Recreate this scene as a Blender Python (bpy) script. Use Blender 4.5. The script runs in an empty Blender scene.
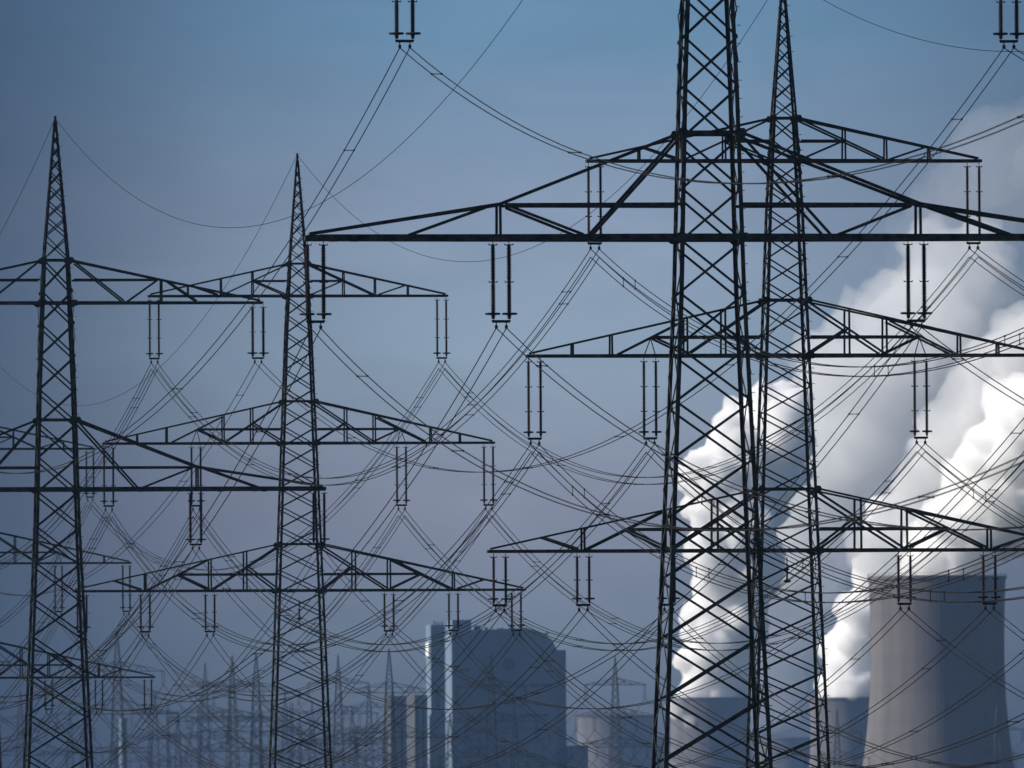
import bpy, math, random
import numpy as np
from mathutils import Vector, Matrix, noise

random.seed(7)
R = math.radians
sc = bpy.context.scene
COL = sc.collection

# ------------------------------------------------------------------ camera
F = 14000.0            # focal length in pixels of the 1024 px wide frame
YH = 850.0             # row of the horizon
CAM_Z = 2.0
PITCH = math.atan((YH - 384.0) / F)
cam_d = bpy.data.cameras.new('camera')
cam_d.sensor_width = 36.0
cam_d.lens = 36.0 * F / 1024.0
cam_d.clip_start = 1.0
cam_d.clip_end = 60000.0
cam_d.dof.use_dof = True
cam_d.dof.focus_distance = 720.0
cam_d.dof.aperture_fstop = 4.0
cam = bpy.data.objects.new('camera', cam_d)
COL.objects.link(cam)
cam.location = (0, 0, CAM_Z)
# the photographer's horizon tilts by a third of a degree
cam.rotation_euler = (Matrix.Rotation(R(90) + PITCH, 3, 'X') @ Matrix.Rotation(R(-0.32), 3, 'Z')).to_euler()
sc.camera = cam

# ------------------------------------------------------------------ sky and sun
SUN_EL = 33.0
SUN_AZ = -92.0        # degrees from +Y (view direction), negative = to the left
SUN_DIR = Vector((math.sin(R(SUN_AZ)) * math.cos(R(SUN_EL)),
                  math.cos(R(SUN_AZ)) * math.cos(R(SUN_EL)), math.sin(R(SUN_EL))))
world = bpy.data.worlds.new('World')
sc.world = world
world.use_nodes = True
wt = world.node_tree
wt.nodes.clear()
wo = wt.nodes.new('ShaderNodeOutputWorld')
bg = wt.nodes.new('ShaderNodeBackground')
bg.inputs['Strength'].default_value = 0.065
sky = wt.nodes.new('ShaderNodeTexSky')
sky.sky_type = 'NISHITA'
sky.sun_disc = False
sky.sun_elevation = R(SUN_EL)
sky.sun_rotation = R(SUN_AZ)
sky.altitude = 100
sky.air_density = 1.0
sky.dust_density = 0.6
sky.ozone_density = 2.0
# the hazy bank of air low over the horizon, as a function of direction
tc = wt.nodes.new('ShaderNodeTexCoord')
sep = wt.nodes.new('ShaderNodeSeparateXYZ')
wt.links.new(tc.outputs['Generated'], sep.inputs[0])
mr = wt.nodes.new('ShaderNodeMapRange')
mr.inputs['From Min'].default_value = 0.0
mr.inputs['From Max'].default_value = 0.08
wt.links.new(sep.outputs['Z'], mr.inputs['Value'])
ramp = wt.nodes.new('ShaderNodeValToRGB')
SKY_RAMP = [(0.0, (0.182, 0.212, 0.375)), (0.073, (0.182, 0.212, 0.375)), (0.19, (0.443, 0.544, 0.867)), (0.3125, (0.694, 0.685, 1.034)), (0.449, (0.833, 0.972, 1.401)), (0.58, (0.786, 0.836, 1.2)), (0.728, (0.431, 0.686, 1.052)), (1.0, (0.368, 0.63, 1.082))]
els = ramp.color_ramp.elements
els[0].position, els[0].color = SKY_RAMP[0][0], (*SKY_RAMP[0][1], 1)
els[1].position, els[1].color = SKY_RAMP[-1][0], (*SKY_RAMP[-1][1], 1)
for p_, c_ in SKY_RAMP[1:-1]:
    e_ = els.new(p_)
    e_.color = (*c_, 1)
wt.links.new(mr.outputs['Result'], ramp.inputs['Fac'])
mul = wt.nodes.new('ShaderNodeMix')
mul.data_type = 'RGBA'
mul.blend_type = 'MULTIPLY'
mul.inputs['Factor'].default_value = 1.0
wt.links.new(sky.outputs['Color'], mul.inputs[6])
wt.links.new(ramp.outputs['Color'], mul.inputs[7])
# blend: below about 8 degrees the bank of haze, above it the clear sky
mr2 = wt.nodes.new('ShaderNodeMapRange')
mr2.inputs['From Min'].default_value = 0.07
mr2.inputs['From Max'].default_value = 0.25
wt.links.new(sep.outputs['Z'], mr2.inputs['Value'])
mix = wt.nodes.new('ShaderNodeMix')
mix.data_type = 'RGBA'
wt.links.new(mr2.outputs['Result'], mix.inputs['Factor'])
# sky colour darkened towards both sides: a lens vignette put into it
mr3 = wt.nodes.new('ShaderNodeMapRange')
mr3.inputs['From Min'].default_value = -0.05
mr3.inputs['From Max'].default_value = 0.05
wt.links.new(sep.outputs['X'], mr3.inputs['Value'])
ramp2 = wt.nodes.new('ShaderNodeValToRGB')
ramp2.color_ramp.interpolation = 'B_SPLINE'
e2 = ramp2.color_ramp.elements
SIDE = [(0.0, 0.0), (0.14, 0.10), (0.3, 0.72), (0.5, 1.06), (0.68, 0.98), (0.86, 0.56), (1.0, 0.26)]
e2[0].position, e2[0].color = SIDE[0][0], (SIDE[0][1],) * 3 + (1,)
e2[1].position, e2[1].color = SIDE[-1][0], (SIDE[-1][1],) * 3 + (1,)
for p_, c_ in SIDE[1:-1]:
    e2.new(p_).color = (c_, c_, c_, 1)
wt.links.new(mr3.outputs['Result'], ramp2.inputs['Fac'])
mul2 = wt.nodes.new('ShaderNodeMix')
mul2.data_type = 'RGBA'
mul2.blend_type = 'MULTIPLY'
mul2.inputs['Factor'].default_value = 1.0
wt.links.new(mul.outputs[2], mul2.inputs[6])
wt.links.new(ramp2.outputs['Color'], mul2.inputs[7])
mps = wt.nodes.new('ShaderNodeMapping')
mps.inputs['Scale'].default_value = (60, 60, 170)
wt.links.new(tc.outputs['Generated'], mps.inputs[0])
nzs = wt.nodes.new('ShaderNodeTexNoise')
nzs.inputs['Scale'].default_value = 1.0
nzs.inputs['Detail'].default_value = 5.0
nzs.inputs['Distortion'].default_value = 0.8
wt.links.new(mps.outputs[0], nzs.inputs['Vector'])
mrn = wt.nodes.new('ShaderNodeMapRange')
mrn.inputs['From Min'].default_value = 0.3
mrn.inputs['From Max'].default_value = 0.7
mrn.inputs['To Min'].default_value = 0.92
mrn.inputs['To Max'].default_value = 1.07
wt.links.new(nzs.outputs[0], mrn.inputs['Value'])
mul3 = wt.nodes.new('ShaderNodeVectorMath')
mul3.operation = 'SCALE'
wt.links.new(mul2.outputs[2], mul3.inputs[0])
wt.links.new(mrn.outputs['Result'], mul3.inputs['Scale'])
wt.links.new(mul3.outputs[0], mix.inputs[6])
wt.links.new(sky.outputs['Color'], mix.inputs[7])
wt.links.new(mix.outputs[2], bg.inputs['Color'])
wt.links.new(bg.outputs[0], wo.inputs['Surface'])

sun_d = bpy.data.lights.new('sun', 'SUN')
sun_d.energy = 5.0
sun_d.angle = R(0.5)
sun_d.color = (1.0, 0.93, 0.84)
sun = bpy.data.objects.new('sun', sun_d)
COL.objects.link(sun)
sun.rotation_euler = (-SUN_DIR).to_track_quat('-Z', 'Y').to_euler()

# ------------------------------------------------------------------ render settings
vs = sc.view_settings
sc.display_settings.display_device = 'sRGB'
vs.view_transform = 'Standard'
vs.look = 'None'
vs.exposure = 0.25
vs.gamma = 1.0
vs.use_curve_mapping = False
sc.render.engine = 'CYCLES'
cy = sc.cycles
cy.use_denoising = True
cy.max_bounces = 28
cy.volume_bounces = 28
cy.diffuse_bounces = 3
cy.glossy_bounces = 2
cy.transparent_max_bounces = 8
cy.sample_clamp_indirect = 4.0
cy.use_adaptive_sampling = False

# ------------------------------------------------------------------ helpers
def at(px, py, depth):
    """World point seen at pixel (px, py), at the given distance along +Y."""
    v = Vector(((px - 512.0) / F, (384.0 - py) / F, -1.0))
    d = cam.rotation_euler.to_matrix() @ v
    k = depth / d.y
    return Vector((d.x * k, depth, CAM_Z + d.z * k))


def height_at(py, depth):
    return at(512, py, depth).z


def tag(o, label=None, cat=None, group=None, kind=None):
    if label: o['label'] = label
    if cat: o['category'] = cat
    if group: o['group'] = group
    if kind: o['kind'] = kind
    return o


def empty(name, loc=(0, 0, 0), rz=0.0, parent=None):
    o = bpy.data.objects.new(name, None)
    COL.objects.link(o)
    o.location = loc
    o.rotation_euler = (0, 0, rz)
    o.empty_display_size = 0.5
    if parent: o.parent = parent
    return o


def copy_tree(o, parent=None):
    c = o.copy()
    COL.objects.link(c)
    if parent: c.parent = parent
    for ch in [x for x in bpy.data.objects if x.parent == o]:
        copy_tree(ch, c)
    return c


class MB:
    """Collects bars, boxes and tubes into one mesh."""
    def __init__(self):
        self.v, self.f = [], []

    def add(self, vs_, fs_):
        n = len(self.v)
        self.v.extend([tuple(p) for p in vs_])
        self.f.extend([tuple(i + n for i in f) for f in fs_])

    def prism(self, p, q, sect, hint=(0, 1, 0)):
        """Sweep a 2-D section (in side/up axes) from p to q."""
        p, q = Vector(p), Vector(q)
        d = (q - p).normalized()
        h = Vector(hint)
        s = h - d * h.dot(d)
        if s.length < 1e-4:
            h = Vector((1, 0, 0))
            s = h - d * h.dot(d)
        s.normalize()
        t = d.cross(s)
        n = len(sect)
        vs_ = [p + s * a + t * b for a, b in sect] + [q + s * a + t * b for a, b in sect]
        fs_ = [(i, (i + 1) % n, n + (i + 1) % n, n + i) for i in range(n)]
        fs_ += [tuple(range(n - 1, -1, -1)), tuple(range(n, 2 * n))]
        self.add(vs_, fs_)

    def bar(self, p, q, w, t=None, hint=(0, 1, 0)):
        """Rectangular bar; t is its size along hint, w across."""
        t = w if t is None else t
        a, b = t / 2, w / 2
        self.prism(p, q, [(-a, -b), (a, -b), (a, b), (-a, b)], hint)

    def angle(self, p, q, w, hint=(0, 1, 0), flip=1):
        """Rolled steel angle (L section)."""
        k = max(0.012, w * 0.13)
        self.prism(p, q, [(0, 0), (w, 0), (w, k * flip), (k, k * flip), (k, w * flip), (0, w * flip)], hint)

    def box(self, lo, hi):
        x0, y0, z0 = lo
        x1, y1, z1 = hi
        self.add([(x0, y0, z0), (x1, y0, z0), (x1, y1, z0), (x0, y1, z0), (x0, y0, z1), (x1, y0, z1), (x1, y1, z1), (x0, y1, z1)],
                 [(0, 3, 2, 1), (4, 5, 6, 7), (0, 1, 5, 4), (1, 2, 6, 5), (2, 3, 7, 6), (3, 0, 4, 7)])

    def tube(self, pts, r, n=6):
        pts = [Vector(p) for p in pts]
        rings = []
        for i, p in enumerate(pts):
            a = pts[max(i - 1, 0)]
            b = pts[min(i + 1, len(pts) - 1)]
            d = (b - a).normalized()
            s = d.cross(Vector((0, 0, 1)))
            if s.length < 1e-3: s = Vector((1, 0, 0))
            s.normalize()
            t = s.cross(d)
            rings.append([p + (s * math.cos(k * 2 * math.pi / n) + t * math.sin(k * 2 * math.pi / n)) * r for k in range(n)])
        vs_ = [v for ring in rings for v in ring]
        fs_ = []
        for i in range(len(pts) - 1):
            for k in range(n):
                fs_.append((i * n + k, i * n + (k + 1) % n, (i + 1) * n + (k + 1) % n, (i + 1) * n + k))
        fs_.append(tuple(range(n)))
        fs_.append(tuple((len(pts) - 1) * n + k for k in range(n - 1, -1, -1)))
        self.add(vs_, fs_)

    def lathe(self, prof, n=10, at_=(0, 0, 0)):
        vs_, fs_ = [], []
        for r, z in prof:
            for k in range(n):
                a = 2 * math.pi * k / n
                vs_.append((at_[0] + r * math.cos(a), at_[1] + r * math.sin(a), at_[2] + z))
        for i in range(len(prof) - 1):
            for k in range(n):
                fs_.append((i * n + k, i * n + (k + 1) % n, (i + 1) * n + (k + 1) % n, (i + 1) * n + k))
        self.add(vs_, fs_)

    def torus(self, c, R_, r, n=16, m=6, sx=1.0):
        vs_, fs_ = [], []
        for i in range(n):
            a = 2 * math.pi * i / n
            for j in range(m):
                b = 2 * math.pi * j / m
                rr = R_ + r * math.cos(b)
                vs_.append((c[0] + rr * math.cos(a) * sx, c[1] + rr * math.sin(a), c[2] + r * math.sin(b)))
        for i in range(n):
            for j in range(m):
                fs_.append((i * m + j, ((i + 1) % n) * m + j, ((i + 1) % n) * m + (j + 1) % m, i * m + (j + 1) % m))
        self.add(vs_, fs_)

    def mesh(self, name, mat, smooth=False):
        me = bpy.data.meshes.new(name)
        me.from_pydata(self.v, [], self.f)
        me.update()
        if mat: me.materials.append(mat)
        if smooth:
            me.polygons.foreach_set('use_smooth', [True] * len(me.polygons))
        return me

    def build(self, name, mat, parent=None, loc=None, smooth=False):
        o = bpy.data.objects.new(name, self.mesh(name, mat, smooth))
        COL.objects.link(o)
        if parent: o.parent = parent
        if loc: o.location = loc
        return o


# ------------------------------------------------------------------ materials
def new_mat(name):
    m = bpy.data.materials.new(name)
    m.use_nodes = True
    nt = m.node_tree
    nt.nodes.clear()
    out = nt.nodes.new('ShaderNodeOutputMaterial')
    return m, nt, out


def noisy(name, c1, c2, scale, rough=0.6, metal=0.0, detail=4.0, stretch=(1, 1, 1), spec=0.5):
    m, nt, out = new_mat(name)
    b = nt.nodes.new('ShaderNodeBsdfPrincipled')
    tcn = nt.nodes.new('ShaderNodeTexCoord')
    mp = nt.nodes.new('ShaderNodeMapping')
    mp.inputs['Scale'].default_value = stretch
    nz = nt.nodes.new('ShaderNodeTexNoise')
    nz.inputs['Scale'].default_value = scale
    nz.inputs['Detail'].default_value = detail
    cr = nt.nodes.new('ShaderNodeValToRGB')
    cr.color_ramp.elements[0].position = 0.35
    cr.color_ramp.elements[1].position = 0.68
    cr.color_ramp.elements[0].color = (*c1, 1)
    cr.color_ramp.elements[1].color = (*c2, 1)
    nt.links.new(tcn.outputs['Object'], mp.inputs[0])
    nt.links.new(mp.outputs[0], nz.inputs['Vector'])
    nt.links.new(nz.outputs[0], cr.inputs[0])
    nt.links.new(cr.outputs[0], b.inputs['Base Color'])
    b.inputs['Roughness'].default_value = rough
    b.inputs['Metallic'].default_value = metal
    b.inputs['Specular IOR Level'].default_value = spec
    nt.links.new(b.outputs[0], out.inputs[0])
    return m


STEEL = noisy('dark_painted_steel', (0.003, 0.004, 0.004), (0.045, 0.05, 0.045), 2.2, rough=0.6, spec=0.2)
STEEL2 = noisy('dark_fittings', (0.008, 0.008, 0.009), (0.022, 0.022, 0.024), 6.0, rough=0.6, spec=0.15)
PORCELAIN = noisy('brown_porcelain', (0.02, 0.013, 0.010), (0.045, 0.028, 0.02), 3.0, rough=0.5, spec=0.15)
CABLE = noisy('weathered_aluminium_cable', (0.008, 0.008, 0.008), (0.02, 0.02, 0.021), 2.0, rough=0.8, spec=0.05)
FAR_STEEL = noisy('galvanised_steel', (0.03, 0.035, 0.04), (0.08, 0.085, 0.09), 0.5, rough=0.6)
GROUND = noisy('field_ground', (0.05, 0.06, 0.025), (0.10, 0.085, 0.05), 0.01, rough=0.95, spec=0.1)


def concrete_mat():
    m, nt, out = new_mat('ribbed_concrete')
    b = nt.nodes.new('ShaderNodeBsdfPrincipled')
    tcn = nt.nodes.new('ShaderNodeTexCoord')
    mp = nt.nodes.new('ShaderNodeMapping')
    mp.inputs['Scale'].default_value = (0.16, 0.16, 0.006)
    nz = nt.nodes.new('ShaderNodeTexNoise')
    nz.inputs['Scale'].default_value = 1.0
    nz.inputs['Detail'].default_value = 6.0
    nz2 = nt.nodes.new('ShaderNodeTexNoise')
    nz2.inputs['Scale'].default_value = 1.0
    mp2 = nt.nodes.new('ShaderNodeMapping')
    mp2.inputs['Scale'].default_value = (0.006, 0.006, 0.09)
    nt.links.new(tcn.outputs['Object'], mp2.inputs[0])
    nz2.inputs['Detail'].default_value = 5.0
    cr = nt.nodes.new('ShaderNodeValToRGB')
    cr.color_ramp.elements[0].position = 0.3
    cr.color_ramp.elements[1].position = 0.72
    cr.color_ramp.elements[0].color = (0.090, 0.086, 0.087, 1)
    cr.color_ramp.elements[1].color = (0.165, 0.153, 0.148, 1)
    mx = nt.nodes.new('ShaderNodeMix')
    mx.data_type = 'FLOAT'
    mx.inputs[0].default_value = 0.45
    nt.links.new(tcn.outputs['Object'], mp.inputs[0])
    nt.links.new(mp.outputs[0], nz.inputs['Vector'])
    nt.links.new(mp2.outputs[0], nz2.inputs['Vector'])
    nt.links.new(nz.outputs[0], mx.inputs[2])
    nt.links.new(nz2.outputs[0], mx.inputs[3])
    nt.links.new(mx.outputs[0], cr.inputs[0])
    nt.links.new(cr.outputs[0], b.inputs['Base Color'])
    b.inputs['Roughness'].default_value = 0.9
    b.inputs['Specular IOR Level'].default_value = 0.2
    nt.links.new(b.outputs[0], out.inputs[0])
    return m


CONCRETE = concrete_mat()
CLAD_BLUE = noisy('blue_grey_cladding', (0.11, 0.165, 0.23), (0.155, 0.22, 0.295), 0.05, rough=0.6, stretch=(1, 1, 0.15))
CLAD_PALE = noisy('pale_cladding', (0.40, 0.42, 0.44), (0.55, 0.56, 0.58), 0.05, rough=0.6, stretch=(1, 1, 0.15))
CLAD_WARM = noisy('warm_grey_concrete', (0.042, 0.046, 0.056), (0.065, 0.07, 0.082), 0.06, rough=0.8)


def volume_mat(name, color, density, aniso):
    m, nt, out = new_mat(name)
    v = nt.nodes.new('ShaderNodeVolumePrincipled')
    v.inputs['Color'].default_value = (*color, 1)
    v.inputs['Density'].default_value = density
    v.inputs['Anisotropy'].default_value = aniso
    nt.links.new(v.outputs[0], out.inputs['Volume'])
    return m


# ------------------------------------------------------------------ the ground
g = MB()
g.add([(-9000, -3000, 0), (9000, -3000, 0), (9000, 30000, 0), (-9000, 30000, 0)], [(0, 1, 2, 3)])
tag(g.build('ground', GROUND), kind='structure')

# ------------------------------------------------------------------ pylons
def lattice_mast(levels, half, pitch, leg_w, diag_w, stagger, hmarks=(), simple=False, pegs=True):
    """Four-legged lattice shaft. levels = (z0, z1); half(z) = half width; pitch(w) = panel height."""
    mb = MB()
    z0, z1 = levels
    zs = [z1]
    while zs[-1] > z0 + 0.2:
        z = zs[-1]
        zs.append(max(z0, z - pitch(2 * half(z))))
    if len(zs) > 2 and zs[-2] - zs[-1] < 0.45 * (zs[-3] - zs[-2]): zs.pop(-2)
    # legs, in pieces so that the taper follows half()
    for sx in (-1, 1):
        for sy in (-1, 1):
            step = 1 if simple else 1
            pts = [Vector((sx * half(z), sy * half(z), z)) for z in (zs[::4] + ([zs[-1]] if (len(zs) - 1) % 4 else []))]
            for a, b in zip(pts, pts[1:]):
                if simple:
                    mb.bar(a, b, leg_w)
                else:
                    k = leg_w * 0.16
                    w = leg_w
                    sec = [(0, 0), (w, 0), (w, k), (k, k), (k, w), (0, w)]
                    sec = [(-sx * u, -sy * v) for u, v in sec]
                    va = [a + Vector((u, v, 0)) for u, v in sec]
                    vb = [b + Vector((u, v, 0)) for u, v in sec]
                    mb.add(va + vb, [(i, (i + 1) % 6, 6 + (i + 1) % 6, 6 + i) for i in range(6)] + [(0, 1, 2, 3, 4, 5), (11, 10, 9, 8, 7, 6)])
            if pegs and not simple and sx == 1 and sy == -1:
                z = z0 + 3
                n = 0
                while z < z1:
                    h = half(z)
                    e = 0.14
                    if n % 2: mb.bar((h, -h + 0.05, z), (h + e, -h + 0.05, z), 0.03)
                    else: mb.bar((h - 0.05, -h, z), (h - 0.05, -h - e, z), 0.03, hint=(1, 0, 0))
                    z += 0.4
                    n += 1
    off = diag_w * 0.22
    th = diag_w * 0.35
    for fi in range(4):
        sh = {0: 0.0, 2: stagger, 1: 0.5, 3: 0.5}[fi]
        for i in range(len(zs) - 1):
            za, zb = zs[i], zs[i + 1]
            dz = (za - zb) * sh
            za, zb = za - dz, max(zb - dz, z0)
            if za - zb < 0.3: continue
            ha, hb = half(za), half(zb)
            s = -1 if fi in (0, 3) else 1
            if fi in (0, 2):
                n = Vector((0, s, 0))
                A, B = Vector((-ha, s * ha, za)), Vector((hb, s * hb, zb))
                C, D = Vector((ha, s * ha, za)), Vector((-hb, s * hb, zb))
            else:
                n = Vector((s, 0, 0))
                A, B = Vector((s * ha, -ha, za)), Vector((s * hb, hb, zb))
                C, D = Vector((s * ha, ha, za)), Vector((s * hb, -hb, zb))
            if simple:
                mb.bar(A - n * off, B - n * off, diag_w, hint=n)
                mb.bar(C + n * off, D + n * off, diag_w, hint=n)
            else:
                mb.bar(A - n * (off + 0.02), B - n * (off + 0.02), diag_w, th, hint=n)
                mb.bar(C + n * (off - 0.02), D + n * (off - 0.02), diag_w, th, hint=n)
    for z in hmarks:
        h = half(z) + 0.012
        w = diag_w * 1.25
        for s in (-1, 1):
            mb.bar((-h, s * h, z), (h, s * h, z), w, w * 0.8)
            mb.bar((s * h, -h + w * .5, z), (s * h, h - w * .5, z), w * 0.9, w * 0.7, hint=(1, 0, 0))
        if not simple:
            # gusset plates where the arm chords meet the legs
            for sx in (-1, 1):
                for sy in (-1, 1):
                    g_ = leg_w * 1.5
                    x, y = sx * h, sy * (h + 0.03)
                    vs_ = [(x - g_, y, z - .1), (x - g_ * .5, y, z + g_ * .62), (x + g_ * .6, y, z + g_ * .62), (x + g_, y, z), (x + g_ * .7, y, z - g_ * .8), (x - g_ * .4, y, z - g_ * .8)]
                    vs2 = [(a, b + sy * 0.03, c) for a, b, c in vs_]
                    mb.add(vs_ + vs2, [(i, (i + 1) % 6, 6 + (i + 1) % 6, 6 + i) for i in range(6)] + [(0, 1, 2, 3, 4, 5), (11, 10, 9, 8, 7, 6)])
    return mb


def cross_arm(z, half_b, half_t, L, h0, nodes, xm, hm, posts, diags, cw, dw, simple=False, tipd=0.28, deck=False, vhang=False):
    """Both wings of one lattice arm at height z. nodes: top chord (x, height) from body to tip."""
    mb = MB()
    def depth(x):
        k = (x - half_b) / (L - half_b)
        return half_b + (tipd - half_b) * min(max(k, 0), 1)
    chord = [(half_t, h0)] + list(nodes) + [(L - 0.15, cw * 0.9)]
    def top(x):
        for (a, za), (b, zb) in zip(chord, chord[1:]):
            if a <= x <= b: return za + (zb - za) * (x - a) / (b - a)
        return chord[-1][1]
    def depth_t(x):
        k = (x - half_t) / (L - half_t)
        return half_t + (tipd * 0.8 - half_t) * min(max(k, 0), 1)
    for sx in (-1, 1):
        P = lambda x, h, sy: Vector((sx * x, sy * (depth(x) if h < 0.2 else depth_t(x) if h > top(x) - 0.15 else (depth(x) + depth_t(x)) / 2), z + h))
        for sy in (-1, 1):
            # bottom chord, deeper on the big arms where the walkway grating lies on it
            mb.bar(P(half_b, 0, sy), P(L, 0, sy), cw * (1.25 if deck else 1), cw)
            for (a, za), (b, zb) in zip(chord, chord[1:]):
                q0, q1 = P(a, za, sy), P(b, zb, sy)
                q0.y, q1.y = sy * depth_t(a), sy * depth_t(b)
                mb.bar(q0, q1, cw * 0.66, cw * 0.6)
            if xm:
                mb.bar(P(half_b, hm, sy), P(xm, hm, sy), dw * 1.05, dw * 0.9)
            for x in posts:
                mb.bar(P(x, cw * .5, sy), P(x, top(x), sy), dw * 0.9, dw * 0.9)
            for (xa, ha, xb, hb) in diags:
                mb.bar(P(xa, ha, sy) + Vector((0, sy * 0.02, 0)), P(xb, hb, sy) + Vector((0, sy * 0.02, 0)), dw, dw * 0.6)
        if vhang:
            for k in (-1, 1):
                mb.bar((sx * (xm + .05), k * .12, z + hm), (sx * (xm + .1) + k * .33, k * .02, z - .1), 0.05)
        # plan bracing between front and back chord
        xs = np.linspace(half_b, L - 0.3, 7 if not simple else 4)
        for i in range(len(xs) - 1):
            s = 1 if i % 2 else -1
            mb.bar(P(xs[i], -cw * .12, s), P(xs[i + 1], -cw * .12, -s), dw * 0.5, dw * 0.5)
        mb.bar(Vector((sx * (L - .05), -tipd - .05, z)), Vector((sx * (L - .05), tipd + .05, z)), cw * 1.1, cw * .9, hint=(0, 0, 1))
        if deck:
            # walkway grating with ragged clips hanging under it
            x = half_b + 0.5
            w0 = 0.16
            mb.box((min(sx * half_b, sx * (L - .6)), -w0, z + cw * .55), (max(sx * half_b, sx * (L - .6)), w0, z + cw * .55 + 0.05))
            while x < L - 1:
                dy = depth(x)
                mb.box((sx * x - .18, -dy - cw * .3, z - cw * .62 - random.uniform(.01, .07)), (sx * x + .18, -dy + cw * .3, z - cw * .6))
                x += random.uniform(.6, 1.4)
    # through the body
    for sy in (-1, 1):
        mb.bar((-half_b, sy * half_b, z), (half_b, sy * half_b, z), cw * (1.25 if deck else 1), cw)
    return mb


# The two families of pylon in the photograph. All heights count down from the top arm (zt).
def profile_two(zt):
    def half(z):
        d = zt - z
        if d < 0: return max(0.10, 1.10 + d * (1.0 / 12.0))
        if d < 12.2: return 1.10 + d * 0.0205
        return 1.35 + (d - 12.2) * 0.0445
    return half


def profile_three(zt):
    def half(z):
        d = zt - z
        if d < 0: return max(0.07, 0.80 + d * (0.73 / 9.6))
        return 0.80 + d * 0.037
    return half


def pylon_two(name, loc, rz, zt, simple=False, mat=None):
    """Donau type: narrow arm above a wide arm."""
    mat = mat or STEEL
    root = empty(name, loc, rz)
    half = profile_two(zt)
    zl = zt - 12.2
    lw, dw = (0.185, 0.105) if not simple else (0.22, 0.11)
    hm = [zt, zt + 2.8, zl, zl + 4.55]
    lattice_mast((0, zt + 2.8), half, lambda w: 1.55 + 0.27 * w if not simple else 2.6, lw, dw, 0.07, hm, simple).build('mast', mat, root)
    pk = lattice_mast((zt + 2.8, zt + 11.7), half, lambda w: 0.55 + 0.5 * w, lw * 0.75, dw * 0.75, 0.15, (), simple, pegs=True)
    pk.bar((0, 0, zt + 11.6), (0, 0, zt + 12.25), 0.16)
    pk.box((-.13, -.13, zt + 11.55), (.13, .13, zt + 11.9))
    pk.build('peak', mat, root)
    cw = 0.205 if not simple else 0.2
    a = cross_arm(zt, half(zt), half(zt + 2.8), 13.55, 2.8, [(6.9, 1.5)], 6.7, 1.5, [6.9], [(1.25, 2.6, 4.4, .1), (6.6, 1.45, 4.7, .1), (7.3, 1.4, 9.2, .1)], cw * 0.8, 0.115, simple)
    a.build('cross_arm', mat, root)
    b = cross_arm(zl, half(zl), half(zl + 4.55), 17.6, 4.55, [(9.2, 1.45)], 9.0, 1.42, [9.2], [(1.4, 4.3, 5.2, .1), (8.8, 1.35, 5.6, .1), (9.7, 1.35, 13.2, .1)], cw, 0.125, simple, deck=not simple)
    b.build('cross_arm', mat, root)
    return root


def pylon_three(name, loc, rz, zt, simple=False, mat=None):
    """Three arms that widen downwards."""
    mat = mat or STEEL
    root = empty(name, loc, rz)
    half = profile_three(zt)
    zm, zl = zt - 10.0, zt - 20.0
    lw, dw = (0.155, 0.078) if not simple else (0.2, 0.1)
    hm = [zt, zt + 2.2, zm, zm + 2.85, zl, zl + 3.15]
    lattice_mast((0, zt + 2.2), half, lambda w: 0.88 + 0.2 * w if not simple else 2.4, lw, dw, 0.07, hm, simple).build('mast', mat, root)
    pk = lattice_mast((zt + 2.2, zt + 9.2), half, lambda w: 0.5 + 0.45 * w, lw * 0.75, dw * 0.75, 0.15, (), simple)
    pk.bar((0, 0, zt + 9.0), (0, 0, zt + 9.7), 0.14)
    pk.build('peak', mat, root)
    cw = 0.15 if not simple else 0.18
    cross_arm(zt, half(zt), half(zt + 2.2), 10.2, 2.2, [], 3.1, 1.02, [3.1, 5.25, 7.5], [(.8, 2.1, 5.1, .1), (.9, .1, 3.0, 1.0), (5.5, .1, 7.3, .7)], cw, 0.10, simple).build('cross_arm', mat, root)
    cross_arm(zm, half(zm), half(zm + 2.85), 13.35, 2.85, [], 6.9, .95, [3.2, 5.15, 9.0, 11.0], [(1.1, 2.7, 5.0, .1), (1.2, .1, 3.15, 1.35), (6.8, .9, 5.1, .1), (5.3, 1.75, 8.6, .1)], cw, 0.11, simple, vhang=True).build('cross_arm', mat, root)
    cross_arm(zl, half(zl), half(zl + 3.15), 15.4, 3.15, [], 8.3, 1.1, [3.7, 6.1, 10.5], [(1.4, 3.0, 5.9, .1), (1.6, .1, 3.6, 1.6), (8.2, 1.05, 6.2, .1), (6.3, 2.05, 10.3, .1), (12.6, .7, 10.8, .1)], cw, 0.12, simple).build('cross_arm', mat, root)
    return root


# ------------------------------------------------------------------ insulators
def rod_mesh(L, r, seg):
    """Long-rod insulator of seg ribbed pieces with metal caps, hanging down from z = 0."""
    mb = MB()
    cap = 0.11
    prof = [(0.0, 0), (0.02, 0), (0.02, -0.22)]
    z = -0.22
    l = (L - 0.22 - 0.1) / seg
    for s in range(seg):
        prof += [(r * 0.62, z), (r * 0.62, z - cap)]
        n = max(10, int((l - 2 * cap) / 0.062))
        zz = z - cap
        st = (l - 2 * cap) / n
        for i in range(n):
            prof += [(r * 0.55, zz - 0.1 * st), (r, zz - 0.62 * st), (r * 0.55, zz - 0.75 * st)]
            zz -= st
        prof += [(r * 0.62, z - l + cap), (r * 0.62, z - l)]
        z -= l
    prof += [(0.02, z), (0.02, -L), (0, -L)]
    mb.lathe(prof, 8)
    return mb.mesh('insulator_rod', PORCELAIN, smooth=False)


def horn_mesh(w):
    mb = MB()
    mb.bar((-w, 0, 0), (w, 0, 0), 0.045)
    mb.bar((-w, -.05, .0), (-w, .05, .05), 0.03)
    mb.bar((w, -.05, .0), (w, .05, .05), 0.03)
    return mb.mesh('arcing_horn', STEEL2)


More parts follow.
